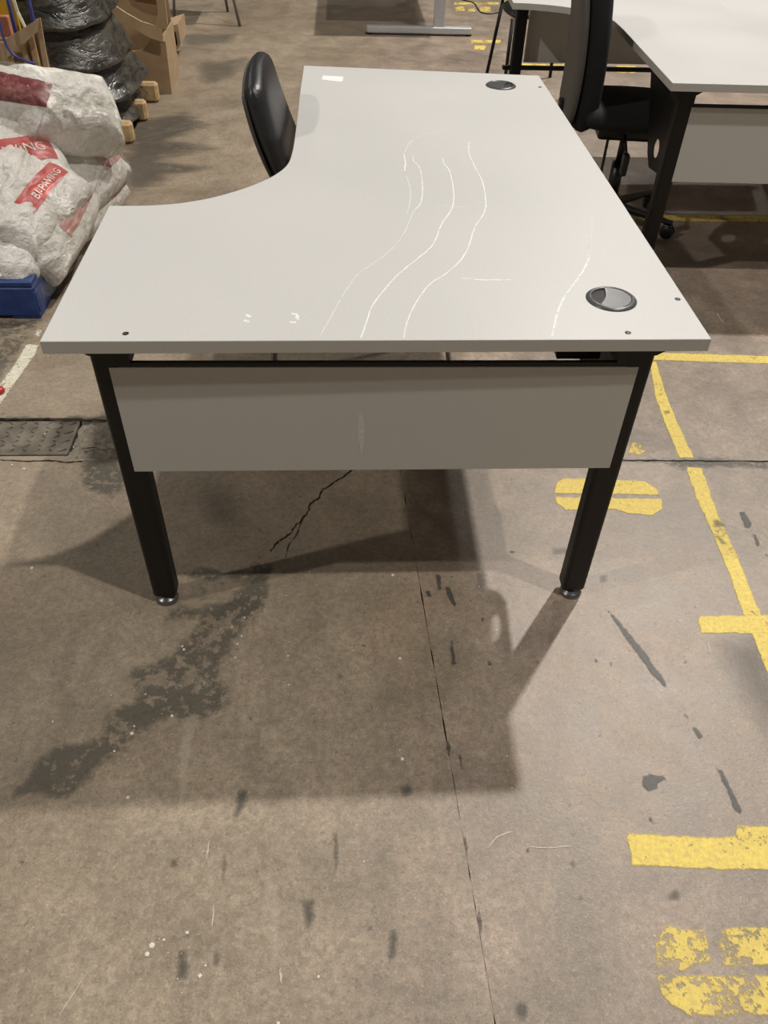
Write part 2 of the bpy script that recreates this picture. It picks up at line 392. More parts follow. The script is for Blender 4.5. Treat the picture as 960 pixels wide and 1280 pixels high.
marks('skid_mark', [[(295, 988), (310, 986), (313, 1000), (298, 1025), (289, 1025)], [(275, 1098), (278, 1066), (286, 1066), (284, 1092), (279, 1102)], [(249, 1100), (258, 1074), (261, 1076), (253, 1100)]], RUBF)
marks('skid_mark', [[(159, 1225), (163, 1203), (168, 1204), (165, 1226)], [(220, 1184), (234, 1186), (239, 1226), (218, 1227)], [(372, 1124), (396, 1122), (394, 1150), (384, 1168)], [(415, 1038), (424, 1036), (425, 1080), (416, 1104)]], RUBF)
marks('skid_mark', [ell(508, 988, 11, 10), ell(218, 1079, 8, 7), ell(653, 1265, 12, 14), ell(844, 1119, 8, 9), ell(726, 1124, 5, 5), ell(716, 1078, 4, 8), ell(492, 1182, 8, 24, .1), ell(270, 1200, 6, 14)], RUBF)
marks('skid_mark', [ell(745, 826, 3, 3), ell(764, 831, 2.5, 4), ell(857, 827, 2.5, 3), ell(814, 1026, 2.5, 6, -.4), ell(660, 1063, 3, 4), ell(603, 775, 2.5, 4), ell(640, 690, 4, 2), ell(28, 1078, 6, 3), ell(600, 1155, 3, 18, -.1), ell(583, 1060, 2, 14, -.1), ell(560, 935, 3, 10, -.1), ell(576, 953, 2, 12, -.2), ell(340, 700, 2, 2)], RUB)
# the lengthways joint is filled with black in dashes
# crack
def ribbon(bm, pts, wd, z, jit=0, seed=1):
    r = random.Random(seed); P = [Vector((p[0], p[1], z)) for p in pts]; prev = None
    for i, p in enumerate(P):
        t = (P[min(i+1, len(P)-1)]-P[max(0, i-1)]).normalized(); s = Vector((-t.y, t.x, 0))
        ww = wd*(1 if not jit else r.uniform(1-jit, 1+jit))*(.25 if i in (0, len(P)-1) else 1)
        q = p+s*(r.uniform(-1, 1)*wd*jit)
        a, b = bm.verts.new(q+s*ww/2), bm.verts.new(q-s*ww/2)
        if prev:
            f_ = bm.faces.new((prev[0], prev[1], b, a)); f_.normal_update()
            if f_.normal.z < 0: f_.normal_flip()
        prev = (a, b)
bm = bmesh.new()
pts = spline([at(*p) for p in ((470, 560), (437, 590), (418, 603), (404, 612), (398, 622), (388, 630), (383, 643), (372, 655), (360, 669), (348, 677), (338, 690))], 6)
ribbon(bm, pts, .0034, .0014, .7, 3)
pts = spline([at(*p) for p in ((376, 650), (371, 668), (362, 680), (357, 697))], 5); ribbon(bm, pts, .0018, .0014, .8, 5)
pts = spline([at(*p) for p in ((0, 575), (30, 577), (60, 576), (85, 578), (104, 577))], 5); ribbon(bm, pts, .004, .0014, .6, 6)
pts = spline([at(*p) for p in ((100, 561), (118, 560), (130, 563), (142, 561))], 5); ribbon(bm, pts, .004, .0014, .6, 8)
ribbon(bm, [(x_*.01, yj(x_*.01), 0) for x_ in range(73, 330, 2)], .0042, .0015, .5, 9)
ribbon(bm, [(-.62+k_*.02, .770-k_*.0004, 0) for k_ in range(26)], .006, .0015, .6, 10)
obj('crack', bm, mat('crack_black', (.012, .010, .008), .9), floor_root)
bm = bmesh.new()
for L, wd in ((((896, 391), (899, 397), (904, 404)), .004), (((610, 1060), (622, 1046), (640, 1040)), .002), (((660, 1058), (680, 1060), (715, 1058)), .0015), (((508, 612), (513, 622), (517, 629)), .002), (((268, 1130), (265, 1160)), .002), (((262, 1050), (258, 1075)), .0025), (((884, 800), (888, 818)), .002), (((350, 1210), (352, 1230)), .003), (((835, 658), (842, 660)), .002), (((110, 1215), (75, 1268)), .0012)):
    ribbon(bm, spline([at(*p) for p in L], 4), wd, .0016, .4, 2)
obj('scratch', bm, scuff('floor_scratch', .7, (.72, .68, .60)), floor_root)
# specks of white plaster
bm = bmesh.new(); rs = random.Random(11)
FL = [(230, 812, 4), (228, 808, 3), (215, 895, 4), (165, 917, 5), (168, 908, 3), (143, 939, 3), (190, 1182, 6), (184, 1193, 5), (205, 1175, 3), (234, 1166, 4), (250, 1220, 5), (257, 1207, 2.5), (350, 1218, 2), (360, 820, 3), (491, 719, 4), (500, 823, 4), (503, 949, 5), (500, 938, 2), (40, 710, 5), (621, 788, 3), (358, 745, 2), (361, 856, 2), (66, 902, 3), (160, 997, 4), (398, 1221, 3), (348, 1279, 3), (455, 1077, 2), (599, 733, 2), (560, 778, 2), (387, 715, 2), (92, 559, 3), (56, 542, 3), (15, 581, 3), (30, 586, 4), (952, 464, 3), (955, 462, 3), (60, 445, 2.5), (302, 795, 3), (297, 805, 3), (294, 822, 3), (290, 784, 2.5), (306, 772, 2.5), (818, 1170, 2), (634, 945, 2), (640, 985, 1.5), (182, 868, 2.5), (139, 869, 2)]
FL += [(rs.uniform(0, 960), rs.uniform(640, 1280), rs.uniform(.6, 1.3)) for _ in range(34)]
FL += [(rs.gauss(205, 28), rs.gauss(1190, 22), rs.uniform(.7, 1.5)) for _ in range(18)] + [(rs.gauss(295, 12), rs.gauss(800, 30), rs.uniform(.7, 1.4)) for _ in range(12)]
for u, v, s in FL:
    c = at(u, v); r = s/520*.5
    lathe(bm, [(r, 0.0), (r*.8, r*.35), (r*.25, r*.5)], (c.x, c.y, .0003), rs.randint(4, 6), Matrix.Rotation(rs.uniform(0, 6), 3, 'Z'))
o = obj('plaster_specks', bm, mat('plaster', (.72, .69, .62), .8), floor_root); o['kind'] = 'stuff'

# chequered steel cover plate over the floor duct
cp = root('cover_plate', 'worn chequered steel cover plate let into the concrete floor left of the near desk leg', 'cover plate', loc=(0, 0, 0))
CPM = simple('dirty_steel', (.17, .148, .115), .5, .35, .45, 14, .3)
bm = bmesh.new(); box(bm, (-1.5, .6, -.02), (-.282, .764, -.004), .002, 1); obj('plate', bm, CPM, cp)
for k in range(56):
    i, j = divmod(k, 7)
    x = -.315-i*.075-(j % 2)*.036; y = .617+j*.0215
    bm = bmesh.new(); a = .5*PI*0+(.12 if j % 2 else -.12)
    n = 10
    for s in range(n):
        t0, t1 = s/n, (s+1)/n
    P0 = [Vector((x+(t-.5)*.05, y+.010*((2*t-1)**2)-.004, -.004)) for t in [q/8 for q in range(9)]]
    prev = None
    for q, p in enumerate(P0):
        wd = .0048*math.sin(PI*(q+.6)/9.2)
        a = [bm.verts.new(p+Vector((0, -wd, 0))), bm.verts.new(p+Vector((0, 0, .0035))), bm.verts.new(p+Vector((0, wd, 0)))]
        if prev: bm.faces.new((prev[0], a[0], a[1], prev[1])); bm.faces.new((prev[1], a[1], a[2], prev[2]))
        prev = a
    obj('tread_lug', bm, CPM, cp)

# ------------------------------------------------------------------ desks
ZT = .74
def desk(name, label, outline, legs, panels, extra=None, group=None):
    r = root(name, label, 'desk', group, loc=(outline[0][0], outline[0][1], 0))
    ox, oy = outline[0]
    P = [(x-ox, y-oy) for x, y in outline]
    bm = bmesh.new(); prism(bm, P, ZT-.025, ZT)
    obj('tabletop', bm, MEL, r)
    # edge band round the board
    bm = bmesh.new(); n = len(P); C = Vector((sum(p[0] for p in P)/n, sum(p[1] for p in P)/n)); out = []
    for k in range(n):
        a, b, c = Vector(P[k-1]), Vector(P[k]), Vector(P[(k+1) % n])
        t1, t2 = (b-a).normalized(), (c-b).normalized(); nn = Vector((t1.y+t2.y, -(t1.x+t2.x))).normalized()
        s = 1/max(.5, nn.dot(Vector((t1.y, -t1.x)))); out.append(b+nn*.0009*s)
    lo1 = [bm.verts.new((p[0], p[1], ZT-.0249)) for p in out]; hi1 = [bm.verts.new((p[0], p[1], ZT-.0006)) for p in out]
    hi0 = [bm.verts.new((p[0], p[1], ZT+.0001)) for p in P]; lo0 = [bm.verts.new((p[0], p[1], ZT-.0252)) for p in P]
    for k in range(n):
        j = (k+1) % n
        bm.faces.new((lo1[k], lo1[j], hi1[j], hi1[k])); bm.faces.new((hi1[k], hi1[j], hi0[j], hi0[k])); bm.faces.new((lo0[k], lo0[j], lo1[j], lo1[k]))
    obj('edge_band', bm, EDGE, r)
    for (x, y, rz, wing) in legs:
        e = bpy.data.objects.new('leg', None); 
        R_ = Matrix.Rotation(rz, 3, 'Z')
        bm = bmesh.new()
        box(bm, (-.028, 0, .019), (.028, .046, ZT-.035), .009, 3)
        L = obj('leg', bm, BLK, r); L.location = (x-ox, y-oy, 0); L.rotation_euler.z = rz
        sg = -1 if wing else 1
        bm = bmesh.new(); prism(bm, [(sg*a_, ZT+b_) for a_, b_ in ((-.044, -.0255), (-.044, -.036), (-.028, -.046), (.024, -.049), (.024, -.066), (.044, -.066), (.044, -.046), (.052, -.036), (.052, -.0255))], -.001, .062, 'y'); obj('leg_flange', bm, BLK, L)
        bm = bmesh.new(); lathe(bm, [(.0265, 0), (.027, .005), (.022, .011), (.009, .015), (.006, .026)], (0, .016, .0)); obj('foot_disc', bm, STEEL, L, True)
        if wing:
            bm = bmesh.new(); sx = wing
            O = [(.045, ZT-.03), (.50, ZT-.03), (.27, .41), (.215, .375), (.045, .40)]
            prism(bm, O, -.002, .002, 'x')
            W = obj('side_bracket', bm, BLK, L)
            # punched holes: cut with a simple boolean-free trick is avoided; use modifiers with real cutters baked in
            for (cy, cz, ry, rz_) in ((.185, .455, .036, .036), (.085, .60, .014, .026)):
                cb = bmesh.new(); bmesh.ops.create_cone(cb, cap_ends=True, segments=24, radius1=1, radius2=1, depth=.05, matrix=Matrix.Translation((0, cy, cz)) @ Matrix.Diagonal((1, ry, rz_, 1)) @ Matrix.Rotation(PI/2, 4, 'Y'))
                cm = bpy.data.meshes.new('cut'); cb.to_mesh(cm); cb.free(); co = bpy.data.objects.new('cut', cm); COL.objects.link(co)
                md = W.modifiers.new('b', 'BOOLEAN'); md.operation = 'DIFFERENCE'; md.object = co; md.solver = 'EXACT'
                co.parent = L
            bpy.context.view_layer.update()
            dg = bpy.context.evaluated_depsgraph_get(); nm = bpy.data.meshes.new_from_object(W.evaluated_get(dg))
            for md in list(W.modifiers):
                c_ = md.object; W.modifiers.remove(md); bpy.data.objects.remove(c_)
            W.data = nm
            bm = bmesh.new(); tube(bm, [(0, .185+.037*math.cos(t), .455+.037*math.sin(t)) for t in [2*PI*k/24 for k in range(25)]], .0035, 8, False); obj('bracket_ring', bm, BLK, L, True)
    for (x0, x1, y, z0, z1, rz) in panels:
        bm = bmesh.new(); box(bm, (0, 0, z0), (x1-x0, .018, z1), .0012, 1)
        p = obj('modesty_panel', bm, PANEL, r); p.location = (x0-ox, y-oy, 0); p.rotation_euler.z = rz
        bm = bmesh.new(); box(bm, (-.004, .001, z1+.0005), (x1-x0+.004, .009, z1+.010), .001, 1); obj('panel_rail', bm, BLK, p)
    return r
def grommet(parent, c, rot=0, r=.0495):
    bm = bmesh.new()
    lathe(bm, [(r*.77, ZT), (r*.77, ZT+.0035), (r*.80, ZT+.005), (r*.9, ZT+.0042), (r, ZT+.0008), (r, ZT)], (0, 0, 0), 40)
    o = obj('cable_grommet', bm, RING, parent, True); o.location = (*c, 0); o.rotation_euler.z = rot
    # cap with the cable mouth cut out as a circle segment
    bm = bmesh.new(); pts = [(r*.765*math.cos(t), r*.765*math.sin(t)) for t in [2*PI*k/40 for k in range(40)]]
    pts = [p for p in pts if not p[0] < -r*.42]
    pts2 = [p for p in pts if True]
    k = max(range(len(pts2)), key=lambda i: (Vector(pts2[i])-Vector(pts2[(i+1) % len(pts2)])).length)
    a, b = pts2[k], pts2[(k+1) % len(pts2)]
    mid = [(a[0]+(b[0]-a[0])*t + r*.12*math.sin(PI*t), a[1]+(b[1]-a[1])*t) for t in (.2, .4, .6, .8)]
    pts2 = pts2[:k+1]+mid+pts2[k+1:]
    prism(bm, pts2, ZT+.001, ZT+.0040); obj('grommet_cap', bm, CAP, o)
    bm = bmesh.new(); lathe(bm, [(r*.77, ZT+.0004), (0.0001, ZT+.0006)], (0, 0, 0), 24); obj('cable_mouth', bm, mat('dark_hole', (.004, .004, .004), .6), o)
    return o
def screw(parent, c):
    bm = bmesh.new(); lathe(bm, [(.0058, ZT), (.0058, ZT+.0006), (.0040, ZT+.0009), (.0030, ZT+.0002)], (*c, 0), 14); o = obj('screw', bm, simple('screw_dark', (.035, .032, .03), .4, .5), parent)
    bm = bmesh.new(); box(bm, (c[0]-.0015, c[1]-.003, ZT+.0003), (c[0]+.0022, c[1]+.003, ZT+.001)); obj('screw_slot', bm, STEEL, o)

curve = [(x, y) for x, y in ((.404, 1.421), (.4045, 1.2), (.404, 1.05), (.402, .94), (.394, .852), (.372, .79), (.340, .738), (.290, .682), (.234, .636), (.190, .611), (.143, .593), (.090, .583), (.05, .580))]
cs = [(p.x, p.y) for p in spline([(x, y, 0) for x, y in curve], 4)]
out1 = [(.002, -.003), (1.201, .006), (1.197, 1.687), (.407, 1.760)] + cs + [(.001, .579)]
d1 = desk('corner_desk', 'large pale grey curved corner desk with white scratches and black legs in the foreground', out1,
          [(.096, .024, 0, 0), (1.089, .024, 0, 1), (1.12, 1.60, 0, 0), (.46, 1.66, 0, 0)],
          [(.098, 1.091, .0235, .417, .669, 0)])
d1.location = (.002, -.003, 0)
L1 = lambda u, v: (at(u, v, ZT)-Vector((.002, -.003, 0))).xy
grommet(d1, L1(764, 374), -.35); grommet(d1, L1(626, 107), PI-.3)
for q in ((157, 417), (785, 416), (847, 374), (675, 109)): screw(d1, L1(*q))
bm = bmesh.new(); y0 = .13
prism(bm, [(.972, .60), (1.062, .60), (1.062, .715), (.945, .715)], .16, .40, 'y'); 
o = obj('cable_tray', bm, BLKP, d1); o.location = (-.002, .003, 0)
q = [at(*p, ZT) for p in ((404, 94.5), (429, 96), (428.5, 101.5), (425.5, 102.3), (416, 101.3), (402, 99.5))]
bm = bmesh.new(); prism(bm, [(p.x-.002, p.y+.003) for p in q], ZT, ZT+.0005); obj('paper_label', bm, WHT, d1)
def scr(name, L, wd, m, org=(360, 160), sc=2.4, seed=1):
    pts = [at(org[0]+a/sc, org[1]+b/sc, ZT)-Vector((.002, -.003, 0)) for a, b in L]
    bm = bmesh.new(); ribbon(bm, spline(pts, 6), wd*1.5, ZT+.0003, .25, seed); return obj(name, bm, m, d1)
scr('scratch', [(480, 5), (440, 12), (400, 22), (365, 45), (347, 80)], .0014, SCR2)
scr('scratch', [(347, 80), (352, 100), (350, 130)], .0020, SCR1)
scr('scratch', [(355, 145), (365, 175), (368, 205), (362, 240), (356, 255)], .0014, SCR2)
scr('scratch', [(378, 85), (376, 98), (395, 120), (403, 165), (400, 220), (375, 252)], .0014, SCR1)
scr('scratch', [(375, 252), (360, 290), (345, 320), (310, 365), (250, 410), (205, 445), (160, 510), (130, 565), (95, 625)], .0013, SCR2)
scr('scratch', [(463, 90), (470, 110), (485, 130), (497, 190), (492, 240), (460, 290), (435, 350), (385, 395), (330, 440), (290, 485), (255, 530), (235, 585), (218, 632)], .0017, SCR1)
scr('scratch', [(543, 40), (543, 75), (560, 115), (583, 160), (593, 220), (588, 255), (560, 300), (540, 360), (515, 400), (470, 440), (430, 465), (390, 515), (360, 575), (346, 632)], .0016, SCR1)
scr('scratch', [(912, 280), (907, 330), (906, 380)], .0012, SCR2)
scr('scratch', [(906, 384), (890, 420), (860, 465), (825, 515), (805, 565), (792, 628)], .0023, SCR1)
scr('scratch', [(515, 450), (590, 456), (675, 455)], .0024, SCR1)
scr('scratch', [(430, 230), (460, 233), (540, 240)], .0012, SCR2)
for L in ([(308, 393), (313, 397)], [(305, 400), (312, 403)], [(364, 392), (372, 394), (371, 400)], [(362, 402), (370, 404)]):
    pts = [at(a, b, ZT)-Vector((.002, -.003, 0)) for a, b in L]; bm = bmesh.new(); ribbon(bm, spline(pts, 4), .006, ZT+.0003, .4); obj('scuff', bm, SCR1, d1)
pan = [c for c in d1.children if c.name.startswith('modesty_panel')][0]
def pp(u, v):
    p = aty(u, v, .0235); return (p.x-.098, p.z)
for P_, al_ in ((((449, 519), (453, 519), (456.5, 535), (455.5, 548), (453.5, 560), (452, 569), (450.5, 560), (448, 548), (447, 537)), .45), (((447, 516.5), (456, 516.5), (456, 518), (447, 518)), .5)):
    bm = bmesh.new(); bm.faces.new([bm.verts.new((pp(*q)[0], -.0006, pp(*q)[1])) for q in P_])
    bm.normal_update()
    if bm.faces[:][0].normal.y > 0: bmesh.ops.reverse_faces(bm, faces=bm.faces[:])
    obj('scuff', bm, scuff('panel_scuff', al_, (.9, .9, .87)), pan)

c2 = [(p.x, p.y) for p in spline([(x, y, 0) for x, y in ((1.297, 2.822), (1.378, 2.812), (1.463, 2.787), (1.527, 2.753), (1.585, 2.70), (1.64, 2.62), (1.668, 2.52), (1.670, 2.35))], 4)]
out2 = [(1.640, 1.628), (2.90, 1.592), (2.97, 3.20), (1.32, 3.24)] + c2
d2 = desk('corner_desk', 'second pale grey corner desk at the right edge with dark swivel chair in its curve', out2,
          [(1.722, 1.665, -.03, 1), (1.405, 3.12, 0, 0), (2.80, 3.12, 0, 0)],
          [(1.742, 2.80, 1.665, .40, .655, -.03), (1.452, 2.72, 3.175, .42, .655, 0)])
bm = bmesh.new(); pts = [at(*p, ZT)-Vector((1.640, 1.628, 0)) for p in ((903, 3), (912, 10), (925, 16), (936, 19))]
ribbon(bm, spline(pts, 5), .004, ZT+.0004, .3); obj('scratch', bm, SCR1, d2)
bm = bmesh.new(); box(bm, (-.30, 1.50, .395), (1.1, 1.53, .412), .003, 1); obj('lower_rail', bm, BLK, d2)

# ------------------------------------------------------------------ chairs
def pad(bm, w_, h_, t_, bend=0, seg=14, crown=.5):
    """upholstered pad: rounded rectangle outline (x thickness, y width, z height) with soft edge"""
    G = {}
    for s in (0, 1):
        for i in range(seg+1):
            for j in range(seg+1):
                a, b = -1+2*i/seg, -1+2*j/seg
                # squircle mapping
                x = a*math.sqrt(max(0, 1-b*b*.30)); y = b*math.sqrt(max(0, 1-a*a*.30))
                e = max(0, 1-max(abs(a), abs(b))**4)
                th = t_/2*(e**crown)*(1 if s else -1)
                G[s, i, j] = bm.verts.new((th+bend*(y*y), x*w_/2, y*h_/2))
    for s in (0, 1):
        for i in range(seg):
            for j in range(seg):
                q = [G[s, i, j], G[s, i+1, j], G[s, i+1, j+1], G[s, i, j+1]]
                bm.faces.new(q if s else q[::-1])
    bmesh.ops.remove_doubles(bm, verts=bm.verts, dist=1e-5)
    bmesh.ops.recalc_face_normals(bm, faces=bm.faces)
vc = root('visitor_chair', 'black padded visitor chair with chrome legs tucked into the curve of the scratched desk', 'chair', loc=(.60, 1.20, 0))
T = Matrix.Translation
def addpad(name, parent, w_, h_, t_, loc, rot, m, bend=0, crown=.5):
    bm = bmesh.new(); pad(bm, w_, h_, t_, bend, 16, crown); o = obj(name, bm, m, parent, True)
    o.location = loc; o.rotation_euler = rot; md = o.modifiers.new('s', 'SUBSURF'); md.levels = md.render_levels = 1; return o
addpad('backrest', vc, .44, .37, .075, (-.262, 0, .722), (0, math.radians(-19), 0), FAB, .014, .38)
addpad('back_shell', vc, .43, .35, .022, (-.288, 0, .710), (0, math.radians(-19), 0), SHELL, .014, .3)
addpad('seat', vc, .46, .46, .07, (-.01, 0, .46), (0, PI/2, 0), FAB, 0, .35)
for s in (-1, 1):
    bm = bmesh.new(); tube(bm, [(-.26, s*.20, .62), (-.262, s*.20, .50), (-.275, s*.20, .30), (-.302, s*.20, .01)], .0105, 12); obj('leg', bm, CHR, vc, True)
    bm = bmesh.new(); tube(bm, [(.20, s*.20, .44), (.235, s*.20, .30), (.29, s*.20, .01)], .0105, 12); obj('leg', bm, CHR, vc, True)
    bm = bmesh.new(); tube(bm, [(-.262, s*.20, .43), (0, s*.20, .43), (.20, s*.20, .43)], .0105, 12); obj('seat_rail', bm, CHR, vc, True)
for x, y in ((-.302, -.2), (-.302, .2), (.29, -.2), (.29, .2)):
    bm = bmesh.new(); lathe(bm, [(.014, 0), (.014, .02), (.011, .026)], (x, y, 0), 14); obj('foot_cap', bm, BLKP, vc, True)

oc = root('swivel_chair', 'black fabric swivel office chair with castors between the two grey desks', 'chair', loc=(1.735, 2.26, 0), rz=-.12)
bm = bmesh.new(); prof = []
addpad('seat', oc, .48, .48, .09, (.0, 0, .475), (0, PI/2, 0), FABK, 0, .35)
b = addpad('backrest', oc, .44, .66, .10, (-.205, .02, .70), (0, math.radians(-4), 0), FABK, -.02, .26)
b = addpad('back_shell', oc, .43, .64, .045, (-.262, .02, .705), (0, math.radians(-4), 0), simple('back_shell_grey', (.10, .092, .08), .7, 0, .12, 200), -.03, .3)
bm = bmesh.new(); box(bm, (-.30, -.03, .40), (-.27, .03, .50), .008, 2); box(bm, (-.30, -.03, .395), (-.02, .03, .425), .008, 2); obj('back_bar', bm, BLKP, oc)
bm = bmesh.new(); box(bm, (-.13, -.10, .375), (.12, .10, .43), .015, 2); obj('tilt_mechanism', bm, BLKP, oc)
bm = bmesh.new(); tube(bm, [(-.02, -.1, .40), (-.03, -.2, .395), (-.03, -.26, .37)], .006, 8); box(bm, (-.045, -.29, .30), (-.02, -.245, .385), .008, 2); obj('lever', bm, BLKP, oc)
bm = bmesh.new(); cyl(bm, (-.09, -.12, .39), (-.09, -.12, .24), .006); cyl(bm, (-.09, -.12, .25), (-.09, -.12, .235), .010); obj('tension_rod', bm, BLKP, oc)
bm = bmesh.new(); cyl(bm, (0, 0, .10), (0, 0, .26), .027, n=20); cyl(bm, (0, 0, .26), (0, 0, .39), .015, n=16); obj('gas_column', bm, BLKP, oc, True)
bm = bmesh.new(); lathe(bm, [(.045, .055), (.05, .08), (.042, .115), (.03, .125)], n=20); obj('base_hub', bm, BLKP, oc, True)
for k in range(5):
    a = 2*PI*k/5 - .55
    bm = bmesh.new()
    box(bm, (.035, -.021, .062), (.30, .021, .096), .008, 2)
    for v in bm.verts:
        f_ = (v.co.x-.035)/.265; v.co.y *= 1-.35*f_; v.co.z -= .010*f_*0 + (.02*f_ if v.co.z > .08 else .0)
    L = obj('base_arm', bm, BLKP, oc); L.rotation_euler.z = a
    bm = bmesh.new(); b2 = a*1.7
    for s in (-1, 1): lathe(bm, [(.006, .022), (.024, .021), (.029, .016), (.029, .008), (.022, .004), (.006, .004)] if s > 0 else [(.006, -.022), (.024, -.021), (.029, -.016), (.029, -.008), (.022, -.004), (.006, -.004)], (0, 0, .029), 22, Matrix.Rotation(PI/2, 3, 'X'))
    box(bm, (-.022, -.020, .034), (.016, .020, .062), .006, 2)
    c = obj('castor', bm, BLKP, L, True); c.location = (.285, 0, 0); c.rotation_euler.z = .8*k

# far stacking chair: only its black legs and seat edge show
fc = root('stacking_chair', 'thin legged black chair standing behind the second grey desk', 'chair', loc=(1.725, 4.07, 0))
addpad('seat', fc, .42, .44, .05, (0, .20, .44), (0, PI/2, 0), BLKP, 0, .35)
for p, q in (((-.185, 0, .43), (-.19, -.01, 0)), ((.185, 0, .43), (.19, -.01, 0)), ((-.18, .43, .43), (-.225, .48, 0)), ((.18, .43, .43), (.205, .48, 0))):
    bm = bmesh.new(); cyl(bm, p, q, .011, n=12); obj('leg', bm, BLK, fc, True)
addpad('backrest', fc, .42, .30, .03, (0, .47, .72), (0, 0, PI/2), BLKP, .02, .4)
for s in (-1, 1):
    bm = bmesh.new(); cyl(bm, (s*.18, .43, .43), (s*.18, .46, .66), .010, n=12); obj('back_post', bm, BLK, fc, True)
# far silver T-leg table
tt = root('desk', 'pale desk on silver T-shaped legs standing at the top of the photo', 'desk', loc=(1.13, 5.64, 0))
for y in (0, 1.35):
    bm = bmesh.new(); box(bm, (-.40, y-.033, .012), (.40, y+.033, .058), .010, 3); L = obj('foot_bar', bm, SILV, tt)
    bm = bmesh.new(); box(bm, (.108, y-.022, .055), (.192, y+.022, .70), .006, 2); obj('leg', bm, SILV, tt)
    bm = bmesh.new(); box(bm, (-.36, y-.02, .685), (.36, y+.02, .714), .004, 2); obj('support_arm', bm, SILV, tt)
    for sx in (-.385, .385):
        bm = bmesh.new(); cyl(bm, (sx, y-.0, 0), (sx, y-.0, .014), .02, n=14); obj('foot_pad', bm, BLKP, L)
bm = bmesh.new(); box(bm, (-.42, -.08, .715), (.38, 1.5, .74), .002, 1); obj('tabletop', bm, MEL, tt)
# loose cable
bm = bmesh.new(); tube(bm, spline([at(*p, .005) for p in ((558, -8), (572, -2), (588, 2), (594, 5), (598, 12), (603, 16), (614, 17), (626, 15))], 6), .0045, 8)
tag(obj('floor_cable', bm, simple('cable_brown', (.06, .045, .035), .5), None, True), 'thin dark cable lying on the floor over the faded yellow paint at the top', 'cable')

# far left: grey tube-legged chair
gc = root('metal_chair', 'grey tube legged chair at the top left beyond the cardboard carton', 'chair', loc=(-.45, 6.0, 0))
Q = [at(300, 33), at(285, 15), at(218, 28), at(205, 12)]
for q, tp in zip(Q, ((-.33, 5.85), (-.42, 6.2), (-.70, 5.9), (-.74, 6.2))):
    bm = bmesh.new(); cyl(bm, (q.x+.45, q.y-6.0, 0), (tp[0]+.45, tp[1]-6.0, .45), .011, n=10); obj('leg', bm, GREYT, gc, True)
bm = bmesh.new(); box(bm, (-.30, -.2, .445), (.14, .24, .475), .015, 2); obj('seat', bm, GREYT, gc)
bm = bmesh.new(); box(bm, (-.30, .22, .6), (.14, .245, .85), .01, 2); box(bm, (-.27, .225, .46), (-.25, .24, .62)); box(bm, (.09, .225, .46), (.11, .24, .62)); obj('backrest', bm, GREYT, gc)

# ------------------------------------------------------------------ pallet of bags
pl = root('pallet', 'blue painted wooden pallet under the shrink wrapped white bags', 'pallet', loc=(-1.12, 1.93, 0))
def pbox(parent, name, lo, hi, m, bev=.004):
    bm = bmesh.new(); box(bm, lo, hi, bev, 1); return obj(name, bm, m, parent)
for k in range(7): pbox(pl, 'deck_board', (-.56, -.56+k*.172, .122), (.56, -.56+k*.172+.10, .144), BLUEP)
for x in (-.56, -.06, .46):
    pbox(pl, 'bearer', (x, -.56, .100), (x+.10, .56, .122), BLUEP); pbox(pl, 'bottom_board', (x, -.56, 0), (x+.10, .56, .022), BLUEP)
    for y in (-.56, -.07, .42): pbox(pl, 'block', (x, y, .022), (x+.10, y+.14, .100), BLUEP)
pbox(pl, 'side_board', (-.56, -.562, .012), (.56, -.545, .121), BLUEP)
pbox(pl, 'side_board', (.545, -.54, .012), (.562, .56, .10), BLUEP)
def bag_mat():
    m = mat('woven_bag', (.60, .57, .50), .42, 0, .55); t = NT(m); p = t.objc()
    n = t.noise(p, 9, 5, .6, .6); n2 = t.noise(p, 34, 4, .6, .8); n3 = t.noise(p, 3, 2)
    t.l(t.mix(t.rng(n, .35, .7), (.66, .63, .56), (.90, .875, .83)), t.b.inputs['Base Color'])
    rd = t.math('ABSOLUTE', t.math('SUBTRACT', t.noise(p, 8, 2, .5, .8), .5))
    t.bump(t.math('ADD', t.math('ADD', t.math('MULTIPLY', n, 1.1), t.math('MULTIPLY', n2, .35)), t.math('MULTIPLY', rd, -1.3)), .75, .03)
    return m
BAG = bag_mat()
def redm(name, col, wet):
    m = mat(name, col, .4); t = NT(m); n = t.noise(t.objc(), 30, 4, .7, .5)
    t.l(t.mix(t.rng(n, .4, .7), col, wet), t.b.inputs['Base Color']); return m
RED = redm('red_print', (.50, .055, .05), (.62, .16, .14)); REDF = redm('faded_red_print', (.52, .25, .22), (.60, .44, .38))
INK = mat('white_ink', (.80, .74, .66), .5); MAROON = redm('dark_red_print', (.13, .028, .028), (.30, .12, .11))
def text_mesh(s, size):
    c = bpy.data.curves.new('t', 'FONT'); c.body = s; c.size = size; c.align_x = 'CENTER'; c.align_y = 'CENTER'; c.resolution_u = 2
    o = bpy.data.objects.new('t', c); COL.objects.link(o); bpy.context.view_layer.update()
    me = bpy.data.meshes.new_from_object(o.evaluated_get(bpy.context.evaluated_depsgraph_get())); bpy.data.objects.remove(o); return me
